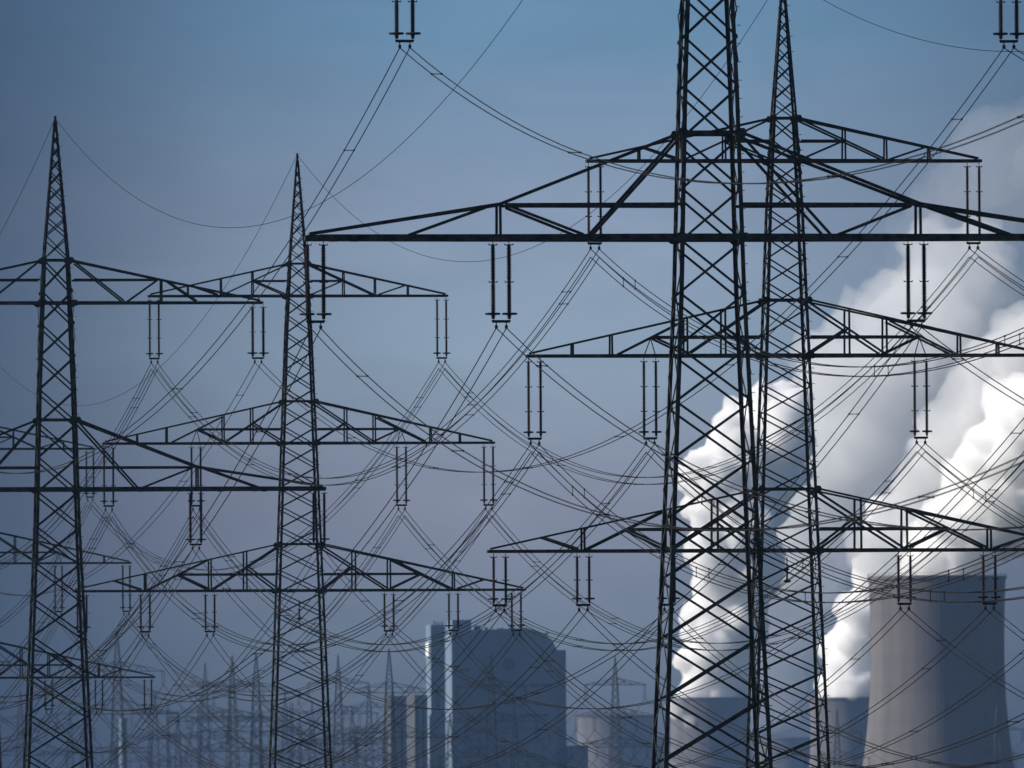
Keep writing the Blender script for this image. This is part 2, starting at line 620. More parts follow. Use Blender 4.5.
def make_insulator(name, L, gap, r, seg, ring):
    root = empty(name)
    rm = rod_mesh(L, r, seg)
    hm = horn_mesh(r + 0.055)
    tr = MB()
    tr.torus((0, 0, 0), ring, 0.05, sx=1.0)
    tr.bar((-ring, 0, 0), (ring, 0, 0), 0.06)
    tm = tr.mesh('arcing_ring', STEEL2)
    cl = MB()
    cl.bar((0, 0, 0), (0, 0, -0.17), 0.045)
    cl.box((-0.045, -0.2, -0.25), (0.045, 0.2, -0.15))
    cl.box((-0.06, -0.08, -0.2), (0.06, 0.08, -0.11))
    cm = cl.mesh('suspension_clamp', STEEL2)
    for s in (-1, 1):
        o = bpy.data.objects.new('insulator_rod', rm); COL.objects.link(o); o.parent = root; o.location = (s * gap / 2, 0, 0)
        z = -0.22
        l = (L - 0.32) / seg
        for k in range(seg + 1):
            if k == seg: break
            h = bpy.data.objects.new('arcing_horn', hm); COL.objects.link(h); h.parent = o; h.location = (0, 0, z - k * l + (0.02 if k == 0 else 0))
        o2 = bpy.data.objects.new('arcing_ring', tm); COL.objects.link(o2); o2.parent = root; o2.location = (s * gap / 2 + s * 0.02, 0, -L + 0.32)
    for s in (-1, 1):
        o3 = bpy.data.objects.new('suspension_clamp', cm); COL.objects.link(o3); o3.parent = root; o3.location = (s * 0.22, 0, -L - 0.07)
    y = MB()
    y.add([(-gap / 2 - .08, -.03, -L + .05), (gap / 2 + .08, -.03, -L + .05), (gap / 2 + .02, -.03, -L - .07), (-gap / 2 - .04, -.03, -L - .07),
           (-gap / 2 - .08, .03, -L + .05), (gap / 2 + .08, .03, -L + .05), (gap / 2 + .02, .03, -L - .07), (-gap / 2 - .04, .03, -L - .07)],
          [(0, 1, 2, 3), (7, 6, 5, 4), (0, 4, 5, 1), (1, 5, 6, 2), (2, 6, 7, 3), (3, 7, 4, 0)])
    y.build('yoke_plate', STEEL2, root)
    root['drop'] = L + 0.30
    return root


PROTO = {
    'A': make_insulator('insulator_string', 3.52, 0.70, 0.125, 2, 0.29),
    'L': make_insulator('insulator_string', 4.12, 0.62, 0.098, 3, 0.22),
    'S': make_insulator('insulator_string', 2.65, 0.62, 0.098, 2, 0.22),
}
used = set()


def hang(kind, P, label, group):
    if kind in used:
        o = copy_tree(PROTO[kind])
    else:
        o = PROTO[kind]
        used.add(kind)
    tag(o, label, 'insulator', group)
    return o


# ------------------------------------------------------------------ the two lines
def mat4(loc, rz):
    return Matrix.Translation(loc) @ Matrix.Rotation(rz, 4, 'Z')


# (attachment offset along the arm, arm index, insulator kind)
POS_TWO = [(s * x, a, 'A') for a, x in ((0, 13.25), (1, 9.1), (1, 17.2)) for s in (-1, 1)]
POS_THREE = ([(s * 9.8, 0, 'L') for s in (-1, 1)] + [(s * x, 1, 'L') for x in (7.0, 12.95) for s in (-1, 1)] +
             [(s * x, 2, 'S') for x in (6.1, 10.5, 14.8) for s in (-1, 1)])
ARM_Z = {'two': (0.0, -12.2), 'three': (0.0, -10.0, -20.0)}
APEX = {'two': 12.1, 'three': 9.6}


def spot(fam, base, rz, zt, off, arm, kind):
    z = zt + ARM_Z[fam][arm] - 0.10
    return mat4(base, rz) @ Vector((off, 0, z))


LINE_RZ_A = math.atan2(38.3, 306.0) * 0.85
LINE_RZ_B = math.atan2(29.5, 245.0) * 0.9
PY = {}


def add_pylon(key, fam, px, depth, zt_py, rz, name, label, group, build=True):
    base = at(px, zt_py, depth)
    zt = base.z
    base.z = 0
    PY[key] = dict(fam=fam, base=base, rz=rz, zt=zt)
    if build:
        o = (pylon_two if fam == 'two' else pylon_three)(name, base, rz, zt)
        tag(o, label, 'pylon', group)
        PY[key]['obj'] = o


G_P = 'tall lattice pylons of the two near lines'
add_pylon('A', 'two', 707, 609, -42, LINE_RZ_A, 'lattice_pylon', 'big dark lattice pylon in front, its top cut off, with the widest black arm', G_P)
add_pylon('B', 'three', 784, 718, 161, LINE_RZ_B, 'lattice_pylon', 'slender pylon with three arms overlapping the big front pylon, before the white steam', G_P)
add_pylon('C', 'three', 298, 950, 296, LINE_RZ_B, 'lattice_pylon', 'slender pylon with three arms and a complete needle tip, against plain sky', G_P)
add_pylon('D', 'two', 56, 915, 303, LINE_RZ_A, 'lattice_pylon', 'pylon with two wide arms, whose pointed tip carries a single ground wire', G_P)
add_pylon('E', 'three', -22, 1223, 449, LINE_RZ_B, 'lattice_pylon', 'farther pylon at the left edge of which only three arm ends show', G_P)
# the next ones along the lines, beyond the frame: only the points where their cables end
def virtual(key, src, other, k=1.0):
    a, b = PY[src], PY[other]
    base = a['base'] + (a['base'] - b['base']) * k
    PY[key] = dict(fam=a['fam'], base=base, rz=a['rz'], zt=a['zt'])
virtual('A0', 'A', 'D')
PY['A0']['zt'] += 1.6
virtual('D1', 'D', 'A')
virtual('B0', 'B', 'C')
virtual('E1', 'E', 'C')

SHORT = {'A': 'big front pylon', 'B': 'pylon before the steam', 'C': 'needle-tipped pylon',
         'D': 'two-armed pylon', 'E': 'edge-cut pylon'}
ARMN = {'two': ('upper', 'lower'), 'three': ('top', 'middle', 'lowest')}


def place_name(fam, off, arm):
    side = 'left' if off < 0 else 'right'
    x = abs(off)
    if fam == 'two':
        w = {13.25: 'end', 9.1: 'inner', 17.2: 'outer'}[x]
    else:
        w = {9.8: 'end', 7.0: 'inner', 12.95: 'outer', 6.1: 'inner', 10.5: 'middle', 14.8: 'outer'}[x]
    return f'{side} {w}' if w != 'end' else f'{side}'


def in_frame(p, m=40):
    d = p.y
    x = 512 + p.x * F / d
    y = YH - (p.z - CAM_Z) * F / d
    return -m < x < 1024 + m and -m < y < 768 + m


for key in 'ABCDE':
    q = PY[key]
    for off, arm, kind in (POS_TWO if q['fam'] == 'two' else POS_THREE):
        p = spot(q['fam'], q['base'], q['rz'], q['zt'], off, arm, kind)
        drop = PROTO[kind]['drop']
        if not (in_frame(p, 25) or in_frame(p - Vector((0, 0, drop)), 25)): continue
        pn = place_name(q['fam'], off, arm)
        kindw = {'A': 'thick', 'L': 'long slim', 'S': 'short slim'}[kind]
        o = hang(kind, p, f"{kindw} twin insulator, {pn} on the {ARMN[q['fam']][arm]} arm of the {SHORT[key]}", 'insulators hanging from the near pylons')
        o.location = p
        o.rotation_euler = (0, 0, q['rz'])


def sag_pts(p, q, sag, n=48):
    return [p.lerp(q, i / n) - Vector((0, 0, 4 * sag * (i / n) * (1 - i / n))) for i in range(n + 1)]


def clip_pts(pts):
    """Keep the stretch of the cable that the frame can show, with a margin of one step."""
    keep = [i for i, p in enumerate(pts) if p.y > 20 and in_frame(p, 160)]
    if not keep: return None
    return pts[max(0, keep[0] - 1): keep[-1] + 2]


def span(ka, kb, off, arm, kind, sag, label, group, offsets, r=0.024, spacer=38.0):
    a, b = PY[ka], PY[kb]
    d = Vector((0, 0, PROTO[kind]['drop']))
    p = spot(a['fam'], a['base'], a['rz'], a['zt'], off, arm, kind) - d
    q = spot(b['fam'], b['base'], b['rz'], b['zt'], off, arm, kind) - d
    pts = sag_pts(p, q, sag)
    pts = clip_pts(pts)
    if not pts: return
    root = empty('conductor_bundle', p)
    tag(root, label, 'power cable', group)
    mb = MB()
    mb.tube([x - p for x in pts], r, 5)
    me = mb.mesh('conductor', CABLE, smooth=True)
    cross = Vector((math.cos(a['rz']), math.sin(a['rz']), 0))
    for (u, w) in offsets:
        o = bpy.data.objects.new('conductor', me)
        COL.objects.link(o)
        o.parent = root
        o.location = cross * u + Vector((0, 0, w))
    L = (q - p).length
    n = int(L / spacer)
    full = sag_pts(p, q, sag, 400)
    near = kb.endswith('0')
    def clamp_bar(u0, u1):
        b_ = MB()
        b_.bar(u0, u1, 0.035)
        for c in (u0, u1): b_.box((c - Vector((.04, .08, .04)))[:], (c + Vector((.04, .08, .04)))[:])
        return b_.mesh('spacer', STEEL2)
    cs = [cross * u + Vector((0, 0, w)) for u, w in offsets]
    pairs = [(0, 1)] if len(cs) == 2 else [(0, 3), (1, 2)] if near else [(0, 1), (3, 2)]
    sm = None
    for k in range(n):
        t = (k + 0.45 + random.uniform(-.18, .18)) / n
        if not in_frame(full[int(t * 400)], 10): continue
        if sm is None: sm = [clamp_bar(cs[i], cs[j]) for i, j in pairs]
        for m, me_ in enumerate(sm):
            o = bpy.data.objects.new('spacer', me_)
            COL.objects.link(o)
            o.parent = root
            o.location = full[min(400, int(t * 400) + m * 2)] - p
    return root


TWIN = [(-0.22, 0), (0.22, 0)]
QUAD = [(-0.22, 0.0), (0.22, 0.0), (0.22, -0.42), (-0.22, -0.42)]
SPANS = [('A', 'A0', 'towards the camera'), ('A', 'D', 'going away'), ('D', 'D1', 'going away'),
         ('B', 'B0', 'towards the camera'), ('B', 'C', 'going away'), ('C', 'E', 'going away'), ('E', 'E1', 'going away')]
for ka, kb, way in SPANS:
    fam = PY[ka]['fam']
    for off, arm, kind in (POS_TWO if fam == 'two' else POS_THREE):
        sag = (13.4 if (ka, arm) == ('A', 1) and kb == 'D' else 12.8 if kb == 'A0' else 12.2) if fam == 'two' else (9.7 if kind == 'L' else 8.9)
        n = 'four-strand' if kind == 'L' else 'twin'
        span(ka, kb, off, arm, kind, sag,
             f"{n} cable, {place_name(fam, off, arm)} {ARMN[fam][arm]} arm of {SHORT[ka]}, {way}",
             'overhead cables of the two near lines', QUAD if kind == 'L' else TWIN)


def ground_wire(ka, kb, sag, label):
    a, b = PY[ka], PY[kb]
    p = a['base'] + Vector((0, 0, a['zt'] + APEX[a['fam']]))
    q = b['base'] + Vector((0, 0, b['zt'] + APEX[b['fam']]))
    pts = clip_pts(sag_pts(p, q, sag, 60))
    if not pts: return
    mb = MB()
    mb.tube([x - p for x in pts], 0.017, 5)
    o = mb.build('ground_wire', CABLE, None, p, smooth=True)
    tag(o, label, 'ground wire', 'single wires between the pylon tips')


ground_wire('A', 'D', 14.3, 'single thin wire sagging from the two-armed pylon tip up to the big front pylon')
ground_wire('D', 'D1', 12.4, 'single thin wire falling steeply from the two-armed pylon tip to the left edge')
ground_wire('B', 'C', 10.7, 'single thin wire sagging from the needle-tipped pylon towards the three-armed pylon by the steam')
ground_wire('C', 'E', 10.7, 'single thin wire falling from the needle-tipped pylon behind the two-armed pylon')
ground_wire('B', 'B0', 9.5, 'single thin wire crossing the clear sky in the upper right corner')

for key, py, d_ in (('C', 613, 'needle-tipped pylon'), ('B', 577, 'pylon before the steam')):
    q = PY[key]
    z = height_at(py, q['base'].y)
    m_ = MB()
    m_.lathe([(0, .9), (.03, .9), (.03, .35), (.16, .3), (.05, .22), (.05, -.2), (.2, -.3), (.2, -.36), (0, -.4)], 10)
    o = m_.build('hanging_fitting', STEEL2, None, q['base'] + Vector((0, -1.2, z)))
    tag(o, 'small spindle-shaped fitting hanging inside the mast of the ' + d_, 'fitting', 'fittings inside the masts')

# ------------------------------------------------------------------ distant pylons in the haze
FAR = [  # px, apex row, depth, family, short name, the rest of the label
    ('f1', 117, 629, 4000, 'two', 'hazy two-armed pylon above the blue stack', ''),
    ('f2', 205, 662, 5400, 'three', 'small hazy pylon farthest left of a close group', ', needle tip'),
    ('f3', 232, 655, 4300, 'three', 'dark hazy pylon in the middle of a close group', ', needle tip'),
    ('f4', 256, 652, 4300, 'two', 'hazy two-armed pylon touching the needle-tipped pylon', ''),
    ('f5', 338, 654, 4600, 'three', 'hazy three-armed pylon just past the needle-tipped pylon', ''),
    ('f6', 369, 683, 5500, 'three', 'small hazy pylon before the warm silo flank', ''),
    ('f7', 389, 648, 3800, 'two', 'wide-armed hazy pylon before the two silos', ''),
    ('f9', 491, 653, 4000, 'three', 'taller faint pylon before the boiler house', ''),
    ('f13', 514, 700, 5200, 'two', 'lower faint pylon before the boiler house', ''),
    ('f10', 615, 655, 4500, 'three', 'hazy pylon before the small cooling towers', ', needle tip'),
    ('f11', 837, 709, 5600, 'three', 'faint pylon before the half-hidden cooling tower', ''),
    ('f12', 997, 704, 5200, 'three', 'faint pylon before the large cooling tower', ', on its shaded side'),
    ('f14', 155, 690, 5800, 'three', 'small faint pylon between stack and close group', ''),
    ('f16', 70, 705, 5600, 'three', 'small faint pylon behind the two-armed pylon', ''),
    ('f17', 178, 712, 6300, 'two', 'lowest faint pylon beside the portal gantry', ''),
    ('f18', 285, 690, 6000, 'three', 'small faint pylon seen through the needle-tipped pylon', ''),
    ('f19', 312, 700, 6400, 'two', 'smallest faint pylon seen through the needle-tipped pylon', ''),
    ('f20', 352, 706, 6200, 'two', 'lowest faint pylon left of the silos', ''),
    ('f21', 450, 712, 5900, 'two', 'tiny faint pylon between stair tower and boiler house', ''),
    ('f15', 20, 690, 5200, 'two', 'small faint pylon low beside the left edge', ''),
]
far_protos = {}
for key, px, ya, depth, fam, lab, more in FAR:
    base = at(px, ya, depth)
    zt = base.z - APEX[fam]
    base.z = 0
    rz = R(random.uniform(4, 16))
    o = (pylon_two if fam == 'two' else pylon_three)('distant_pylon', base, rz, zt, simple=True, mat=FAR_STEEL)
    tag(o, lab + more, 'pylon', 'distant pylons in the haze')
    PY[key] = dict(fam=fam, base=base, rz=rz, zt=zt, label=lab)
    # their insulators, a few pixels long: one mesh each
    for off, arm, kind in (POS_TWO if fam == 'two' else POS_THREE):
        p = spot(fam, base, rz, zt, off, arm, kind)
        if not in_frame(p, 0): continue
        if kind not in far_protos:
            L = PROTO[kind]['drop']
            mb = MB()
            for s in (-.31, .31): mb.bar((s, 0, 0), (s, 0, -L), 0.13)
            mb.bar((-.45, 0, -L + .1), (.45, 0, -L + .1), 0.12)
            far_protos[kind] = mb.mesh('distant_insulator', PORCELAIN)
        i_ = bpy.data.objects.new('distant_insulator', far_protos[kind])
        COL.objects.link(i_)
        i_.location = p
        i_.rotation_euler = (0, 0, rz)
        short = lab.split(',')[0]
        tag(i_, 'tiny insulator on the ' + short, 'insulator', 'insulators on the ' + short)

FAR_SPANS = [('f7', 'f4', 13), ('f4', 'f1', 13), ('f9', 'f5', 12), ('f5', 'f3', 11), ('f10', 'f9', 13), ('f3', 'f2', 10), ('f11', 'f10', 16), ('f12', 'f11', 13), ('f1', 'f15', 12), ('f13', 'f7', 13), ('f6', 'f14', 12)]
for ka, kb, sag in FAR_SPANS:
    a, b = PY[ka], PY[kb]
    la, lb = POS_TWO if a['fam'] == 'two' else POS_THREE, POS_TWO if b['fam'] == 'two' else POS_THREE
    lb = list(lb)
    for i, (off, arm, kind) in enumerate(la):
        cand = [x for x in lb if (x[0] < 0) == (off < 0)]
        off2, arm2, kind2 = cand[min(i // 2, len(cand) - 1)]
        p = spot(a['fam'], a['base'], a['rz'], a['zt'], off, arm, kind) - Vector((0, 0, PROTO[kind]['drop']))
        q = spot(b['fam'], b['base'], b['rz'], b['zt'], off2, arm2, kind2) - Vector((0, 0, PROTO[kind2]['drop']))
        pts = clip_pts(sag_pts(p, q, sag, 32))
        if not pts: continue
        mb = MB()
        mb.tube([x - p for x in pts], 0.085, 4)
        o = mb.build('distant_cable', CABLE, None, p)
        sa = a['label'].split(',')[0]
        tag(o, 'thin faint cable sagging from the ' + sa, 'power cable', 'faint cables from the ' + sa)

# ------------------------------------------------------------------ switchyard gantries under the distant lines
def gantry(px0, px1, py, depth, label, bays):
    a, b = at(px0, py, depth), at(px1, py, depth)
    h = (a.z + b.z) / 2
    root = empty('switchyard_gantry', (a.x, depth, 0), R(6))
    tag(root, label, 'gantry', 'gantries of the switchyard')
    w = b.x - a.x
    for k in range(bays + 1):
        x = w * k / bays
        m_ = MB()
        for sx in (-.5, .5):
            for sy in (-.5, .5): m_.bar((x + sx, sy, 0), (x + sx * .8, sy * .8, h + (3 if k % 2 else 6)), 0.22)
        z = 2.0
        while z < h - 1:
            for sy in (-.5, .5):
                m_.bar((x - .5, sy, z), (x + .5, sy, z + 1.5), 0.12)
                m_.bar((x + .5, sy, z + 1.5), (x - .5, sy, z + 3.0), 0.12)
            z += 3.0
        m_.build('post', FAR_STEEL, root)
    m_ = MB()
    for z in (h - .8, h + .8):
        for sy in (-.6, .6): m_.bar((-.6, sy, z), (w + .6, sy, z), 0.24)
    x = 0.0
    up = True
    while x < w - .5:
        x1 = min(w, x + 1.8)
        for sy in (-.6, .6): m_.bar((x, sy, h - .8 if up else h + .8), (x1, sy, h + .8 if up else h - .8), 0.14)
        up = not up
        x = x1
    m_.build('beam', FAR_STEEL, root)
    return root


gantry(168, 292, 719, 5000, 'wide portal gantry at the foot of the close group of hazy pylons', 4)
gantry(82, 150, 750, 4600, 'low portal gantry in front of the blue stack', 2)
gantry(300, 386, 742, 5200, 'low portal gantry between needle-tipped pylon and silos', 3)

# ------------------------------------------------------------------ cooling towers
def cooling_tower(px, top_y, top_w_px, depth, label, throat=0.965, base_k=1.35, ribs=112, throat_h=0.80):
    base = at(px, top_y, depth)
    zt = base.z
    s = F / depth
    rt = top_w_px / 2 / s
    base.z = 0
    root = empty('cooling_tower', base)
    tag(root, label, 'cooling tower', 'cooling towers of the power plant')
    r0 = rt * throat
    zth = zt * throat_h
    def rad(z):
        if z > zth:
            k = (z - zth) / (zt - zth)
            return r0 + (rt - r0) * k * k
        k = (zth - z) / zth
        a2 = (base_k * rt / r0) ** 2 - 1
        return r0 * math.sqrt(1 + a2 * k * k)
    n = ribs * 2
    zs = list(np.linspace(9.0, zt, 40))
    mb = MB()
    vs_, fs_ = [], []
    for z in zs:
        r = rad(z)
        for k in range(n):
            a = 2 * math.pi * k / n
            rr = r + (0.03 if k % 2 == 0 else 0.0)
            vs_.append((rr * math.cos(a), rr * math.sin(a), z))
    m = len(zs)
    for i in range(m - 1):
        for k in range(n):
            fs_.append((i * n + k, i * n + (k + 1) % n, (i + 1) * n + (k + 1) % n, (i + 1) * n + k))
    mb.add(vs_, fs_)
    # inner face
    vi, fi = [], []
    for z in zs:
        r = rad(z) - 0.6
        for k in range(n):
            a = 2 * math.pi * k / n
            vi.append((r * math.cos(a), r * math.sin(a), z))
    for i in range(m - 1):
        for k in range(n):
            fi.append((i * n + k, (i + 1) * n + k, (i + 1) * n + (k + 1) % n, i * n + (k + 1) % n))
    mb.add(vi, fi)
    mb.build('shell', CONCRETE, root)
    rim = MB()
    re, ri = rad(zt) + 0.55, rad(zt) - 0.75
    prof = [(re, zt - 1.1), (re, zt + .25), (ri, zt + .25), (ri, zt - 1.1), (re, zt - 1.1)]
    rim.lathe(prof, n)
    # hand rail on the rim
    for k in range(0, n, 4):
        a = 2 * math.pi * k / n
        rim.bar(((re - .2) * math.cos(a), (re - .2) * math.sin(a), zt + .25), ((re - .2) * math.cos(a), (re - .2) * math.sin(a), zt + 1.4), 0.09)
    rim.torus((0, 0, zt + 1.4), re - .2, 0.05, n=72, m=4)
    rim.build('rim', CONCRETE, root)
    col = MB()
    rb = rad(9.0)
    for k in range(48):
        a = 2 * math.pi * k / 48
        for d in (-1, 1):
            b_ = a + d * math.pi / 48
            col.bar(((rb + 2.2) * math.cos(a), (rb + 2.2) * math.sin(a), 0), (rb * math.cos(b_), rb * math.sin(b_), 9.2), 0.9)
    col.build('support_columns', CONCRETE, root)
    return dict(base=base, zt=zt, r=rt, depth=depth, s=s)


T_BIG = cooling_tower(937, 577, 137, 6140, 'large ribbed concrete cooling tower, half in sunlight, half in blue shade', throat=0.975, base_k=1.34, throat_h=0.72)
T_MID = cooling_tower(710, 698, 82, 10400, 'cooling tower below the steam seen through the big front pylon')
T_RIGHT = cooling_tower(849, 698, 80, 9700, 'cooling tower partly hidden behind the large one')
T_LOW = cooling_tower(790, 738, 74, 12800, 'lowest cooling tower top between two taller ones, seen through lattice')
T_L1 = cooling_tower(615, 716, 78, 11600, 'small hazy cooling tower with sunlit left side beside the boiler house')
T_L2 = cooling_tower(655, 738, 72, 13000, 'small shaded cooling tower overlapping another one left of the front pylon')

# ------------------------------------------------------------------ power plant buildings
def building(name, px0, px1, top_y, depth, label, cat, mat, side=None, dlen=30.0, rz=0.0, roof_bits=(), group='power plant buildings'):
    """Box block whose front spans px0..px1; rz turns its sunlit side face into view."""
    a, b = at(px0, top_y + 30, depth), at(px1, top_y + 30, depth)
    w = b.x - a.x
    h = at((px0 + px1) / 2, top_y, depth).z
    root = empty(name, (a.x, depth, 0), rz)
    tag(root, label, cat, group)
    mb = MB()
    mb.box((0, 0, 0), (w / math.cos(rz), dlen, h))
    mb.build('wall', mat, root)
    return root, w / math.cos(rz), h


# boiler house: stepped outline with a curved right shoulder
dB = 6400
sB = F / dB
x0 = at(452, 680, dB)
root = empty('boiler_house', (x0.x, dB, 0), R(4))
tag(root, 'huge dark blue boiler house with a curved shoulder, between silos and small cooling towers', 'power station', 'power plant buildings')
X = lambda px: (px - 452) / sB / math.cos(R(4))
Z = lambda py: height_at(py, dB)
outline = [(452, 900), (452, 632.5), (473, 630.5), (500, 629), (524, 628), (534, 629.5), (544, 633.5), (552, 640), (557, 650), (557, 900)]
pts = [(X(px), max(0.0, Z(py))) for px, py in outline]
mb = MB()
n = len(pts)
D_ = 50.0
mb.add([(x, 0, z) for x, z in pts] + [(x, D_, z) for x, z in pts],
       [tuple(range(n))] + [tuple(range(2 * n - 1, n - 1, -1))] + [(i, n + i, n + (i + 1) % n, (i + 1) % n) for i in range(n)])
mb.build('wall', CLAD_BLUE, root)
mb = MB(); mb.box((X(453), 3, Z(640)), (X(472), 40, Z(619.5))); mb.build('roof_block', CLAD_BLUE, root)
mb = MB(); mb.box((X(557) + .01, 6, 0), (X(567), 50, Z(650))); mb.build('side_tower', CLAD_BLUE, root)
mb = MB(); mb.box((X(567) + .01, 2, 0), (X(588), 44, Z(746))); mb.build('low_annex', CLAD_BLUE, root)
mb = MB()
for k in range(14):
    px = 476 + k * 5.5 + random.uniform(-1, 1)
    hh = random.uniform(.6, 2.2)
    mb.box((X(px), 8 + k % 3 * 6, Z(634)), (X(px) + random.uniform(.6, 2.2), 12 + k % 3 * 6, Z(629.5) + hh if px < 530 else Z(633) + hh * .3))
mb.build('roof_vents', CLAD_BLUE, root)
disc = MB()
ring = [(X(509) + 3.2 * math.cos(i * math.pi / 10), -0.12, Z(664) + 3.2 * math.sin(i * math.pi / 10)) for i in range(20)]
disc.add(ring + [(a, 0.02, c) for a, b, c in ring], [tuple(range(19, -1, -1))] + [(i, (i + 1) % 20, 20 + (i + 1) % 20, 20 + i) for i in range(20)])
disc.build('round_emblem', noisy('dark_blue_panel', (.05, .085, .14), (.06, .10, .16), .3), root)
mb = MB()
for k, (pa, pb_, ya, yb) in enumerate(((456, 470, 668, 672), (478, 500, 684, 687), (505, 515, 700, 706), (530, 552, 684, 687), (470, 492, 728, 733), (520, 548, 714, 717))):
    mb.box((X(pa), -0.1, Z(yb)), (X(pb_), -0.015, Z(ya)))
mb.build('louvre_strips', noisy('dark_louvres', (.04, .06, .09), (.07, .10, .14), .4), root)
# facade bands and pilasters, proud of the wall
mb = MB()
for py in (655, 676, 690, 705, 722, 740):
    mb.box((X(453), -0.12, Z(py)), (X(556), -0.02, Z(py) + 0.5))
for px in (465, 484, 503, 522, 541):
    mb.box((X(px), -0.2, 2), (X(px) + 0.5, -0.13, Z(650)))
mb.build('facade_bands', CLAD_BLUE, root)

# stair and lift tower with a sunlit pale side, standing left of the boiler house
r1, w1, h1 = building('stair_tower', 431.5, 445, 625, 6350, 'tall narrow stair tower with a bright sun patch beside the boiler house', 'tower', CLAD_BLUE, dlen=34, rz=R(4))
mb = MB(); mb.box((-0.3, -0.2, 0), (-.01, 34.2, h1 + .3)); mb.build('sunlit_panel', CLAD_BLUE, r1)
mb = MB(); mb.box((-1.2, 2, height_at(656, 6350)), (-0.32, 24, height_at(642, 6350))); mb.build('sun_patch', noisy('sun_patch_white', (.75, .75, .76), (.85, .85, .86), .3), r1)  # bright patch of sun on the flank, built as a white block
mb = MB()
for k in range(4): mb.box((1 + k * 1.3, 2, h1), (1.6 + k * 1.3, 4, h1 + random.uniform(.8, 2.5)))
mb.build('roof_vents', CLAD_BLUE, r1)
# two silos with warm sunlit flanks
for (p0, p1, ty, dS, lab) in ((391.5, 407, 696, 6330, 'left one of two square silos with warm sunlit flank'), (415.5, 427.5, 695, 6250, 'right one of two square silos, next to the tall narrow tower')):
    rr, ww, hh = building('silo', p0, p1, ty, dS, lab, 'silo', CLAD_BLUE, dlen=32, rz=R(7), group='square silos of the plant')
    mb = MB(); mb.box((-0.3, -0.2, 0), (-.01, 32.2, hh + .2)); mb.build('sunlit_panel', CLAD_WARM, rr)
    mb = MB(); mb.box((0.4, -0.3, 3), (1.0, -0.01, hh - 2)); mb.box((ww * .62, -0.3, 3), (ww * .62 + .6, -.01, hh - 2)); mb.build('downpipe', CLAD_WARM, rr)
# round stack far left
st = MB()
b_ = at(123, 718, 5600)
zt_ = b_.z
st.lathe([(2.3, 0), (1.75, zt_ * .5), (1.55, zt_ - 2), (1.75, zt_ - 2), (1.75, zt_), (1.3, zt_), (1.3, zt_ - 6), (0, zt_ - 6)], 24)
tag(st.build('chimney_stack', CLAD_BLUE, None, (b_.x, 5600, 0), smooth=False), 'slim blue stack low in the haze beside the two-armed pylon', 'chimney')

# ------------------------------------------------------------------ steam
def blob_mesh(name, blobs, voxel, disp, seed, mat):
    """Union of many spheres, voxel-remeshed, then broken up with fractal displacement."""
    rnd = random.Random(seed)
    import bmesh
    bm = bmesh.new()
    for (c, r) in blobs:
        bmesh.ops.create_icosphere(bm, subdivisions=2, radius=r, matrix=Matrix.Translation(c))
    me = bpy.data.meshes.new(name + '_raw')
    bm.to_mesh(me)
    bm.free()
    o = bpy.data.objects.new(name + '_raw', me)
    COL.objects.link(o)
    md = o.modifiers.new('r', 'REMESH')
    md.mode = 'VOXEL'
    md.voxel_size = voxel
    dg = bpy.context.evaluated_depsgraph_get()
    m2 = bpy.data.meshes.new_from_object(o.evaluated_get(dg))
    bpy.data.objects.remove(o)
    bpy.data.meshes.remove(me)
    nv = len(m2.vertices)
    co = np.empty(nv * 3); m2.vertices.foreach_get('co', co); co = co.reshape(-1, 3)
    nm = np.empty(nv * 3); m2.vertices.foreach_get('normal', nm); nm = nm.reshape(-1, 3)
    sh = Vector((seed * 13.7, seed * 5.1, seed * 9.3))
    out = co.copy()
    for i in range(nv):
        p = Vector(co[i]) / disp[1] + sh
        # billows: rounded bumps with sharp creases
        d = 0.0
        amp, f = 1.0, 1.0
        for k in range(5):
            d += amp * (abs(noise.noise(p * f)) * 2 - 0.45)
            amp *= 0.58
            f *= 2.1
        out[i] += nm[i] * d * disp[0]
    m2.vertices.foreach_set('co', out.ravel())
    m2.update()
    # remesh once more: the billows may have folded through each other
    o = bpy.data.objects.new(name + '_raw', m2)
    COL.objects.link(o)
    md = o.modifiers.new('r', 'REMESH')
    md.mode = 'VOXEL'
    md.voxel_size = voxel * 0.75
    dg = bpy.context.evaluated_depsgraph_get()
    m3 = bpy.data.meshes.new_from_object(o.evaluated_get(dg))
    bpy.data.objects.remove(o)
    bpy.data.meshes.remove(m2)
    m2 = m3
    m2.materials.clear()
    m2.materials.append(mat)
    m2.polygons.foreach_set('use_smooth', [True] * len(m2.polygons))
    m2.name = name
    return m2


def plume_blobs(path, depth, seed, sub=5, dk=1.0, ddepth=0.0):
    """path: (px, py, radius px) along the plume; returns world-space spheres round it."""
    rnd = random.Random(seed)
    s = F / depth
    out = []
    for i in range(len(path) - 1):
        (x0, y0, r0), (x1, y1, r1) = path[i], path[i + 1]
        dist = math.hypot(x1 - x0, y1 - y0)
        n = max(2, int(dist / (0.4 * (r0 + r1) / 2)))
        for k in range(n):
            t = k / n
            x, y, r = x0 + (x1 - x0) * t, y0 + (y1 - y0) * t, r0 + (r1 - r0) * t
            c = at(x, y, depth)
            c.y += ddepth + rnd.uniform(-.15, .15) * r / s
            out.append((c, r * 0.78 / s))
            for _ in range(sub):
                a = rnd.uniform(0, 2 * math.pi)
                b = rnd.uniform(-1.1, 1.1)
                v = Vector((math.cos(a) * math.cos(b), -math.sin(b), math.sin(a) * math.cos(b)))
                rr = r * rnd.uniform(0.26, 0.5) / s
                out.append((c + v * (r / s - rr * 0.75), rr))
    return out


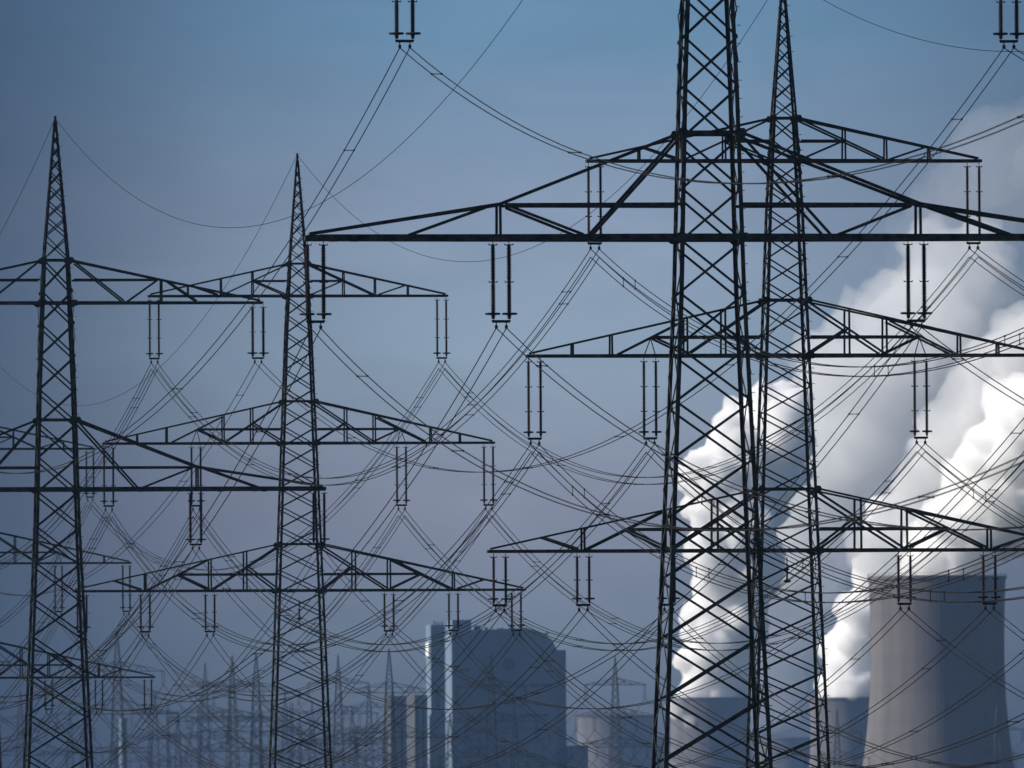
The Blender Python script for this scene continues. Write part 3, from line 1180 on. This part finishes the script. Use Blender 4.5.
STEAM = volume_mat('dense_steam', (0.9995, 0.999, 0.998), 0.28, 0.0)
STEAM_PALE = volume_mat('pale_steam', (0.993, 0.992, 0.99), 0.06, 0.1)
STEAM_WISP = volume_mat('steam_wisp', (0.965, 0.965, 0.975), 0.006, 0.35)
STEAM_THIN = volume_mat('thin_steam', (0.985, 0.987, 0.99), 0.026, 0.1)


def plume(label, path, depth, seed, voxel, disp, mat, name='steam_plume', parent=None, sub=5, ddepth=0.0):
    me = blob_mesh(name, plume_blobs(path, depth, seed, sub, ddepth=ddepth), voxel, disp, seed, mat)
    o = bpy.data.objects.new(name, me)
    COL.objects.link(o)
    if parent: o.parent = parent
    else: tag(o, label, 'steam', 'steam plumes of the cooling towers')
    return o


# dense plume of the middle tower, seen through the front pylon
pm = plume('bright steam column behind the big front pylon, rising from the middle cooling tower',
           [(711, 712, 33), (713, 680, 38), (718, 640, 43), (726, 590, 50), (733, 545, 54), (742, 500, 60), (752, 460, 58), (770, 430, 46), (795, 405, 40)],
           10400, 3, 3.2, (10.0, 38.0), STEAM, sub=8)
pr = plume('bright steam puff between the pylons and the large cooling tower',
           [(848, 712, 32), (850, 680, 34), (862, 640, 38), (882, 600, 44), (905, 560, 50), (925, 525, 50)],
           9700, 5, 3.2, (9.0, 36.0), STEAM, sub=8)
pb = plume('largest steam cloud, billowing up over the large cooling tower to the right edge',
           [(935, 592, 34), (945, 565, 44), (968, 530, 52), (992, 500, 56), (1015, 470, 64), (1045, 445, 74), (1085, 420, 80)],
           6140, 8, 1.7, (6.5, 22.0), STEAM, sub=9)
# thin drifting veils
pv = plume('thin pale steam veil drifting behind the right arms of the slender pylon',
           [(790, 560, 40), (800, 500, 52), (825, 450, 66), (860, 400, 78), (900, 350, 82), (940, 305, 72), (975, 265, 60)],
           10900, 11, 4.5, (17.0, 42.0), STEAM_THIN, sub=9)
pw = plume('dim mauve steam wisp high at the right edge, above the widest arm',
           [(915, 300, 40), (940, 250, 56), (965, 205, 62), (1005, 165, 66), (1060, 130, 70)],
           11600, 14, 5.0, (18.0, 45.0), STEAM_WISP, sub=7)
px_ = plume('dull grey steam bank behind the bright clouds, low between the cooling towers',
           [(740, 700, 40), (775, 640, 50), (800, 580, 56), (850, 520, 66), (900, 450, 70), (950, 400, 70)],
           12200, 17, 6.0, (24.0, 60.0), STEAM_WISP, sub=7)
pg = plume('pale steam cloud between the veil and the largest cloud, over the large cooling tower',
           [(890, 590, 30), (902, 550, 38), (925, 505, 46), (960, 450, 50), (1000, 390, 54), (1060, 330, 66)],
           8600, 23, 3.2, (12.0, 34.0), STEAM_PALE, sub=9)

# ------------------------------------------------------------------ haze: one box of air round the whole scene
HZ = volume_mat('air_haze', (0.29, 0.50, 0.92), 0.000026, 0.2)
mb = MB()
mb.box((-2500, -60, -1.0), (2500, 14200, 900))
hz = mb.build('haze', HZ)
tag(hz, kind='stuff')
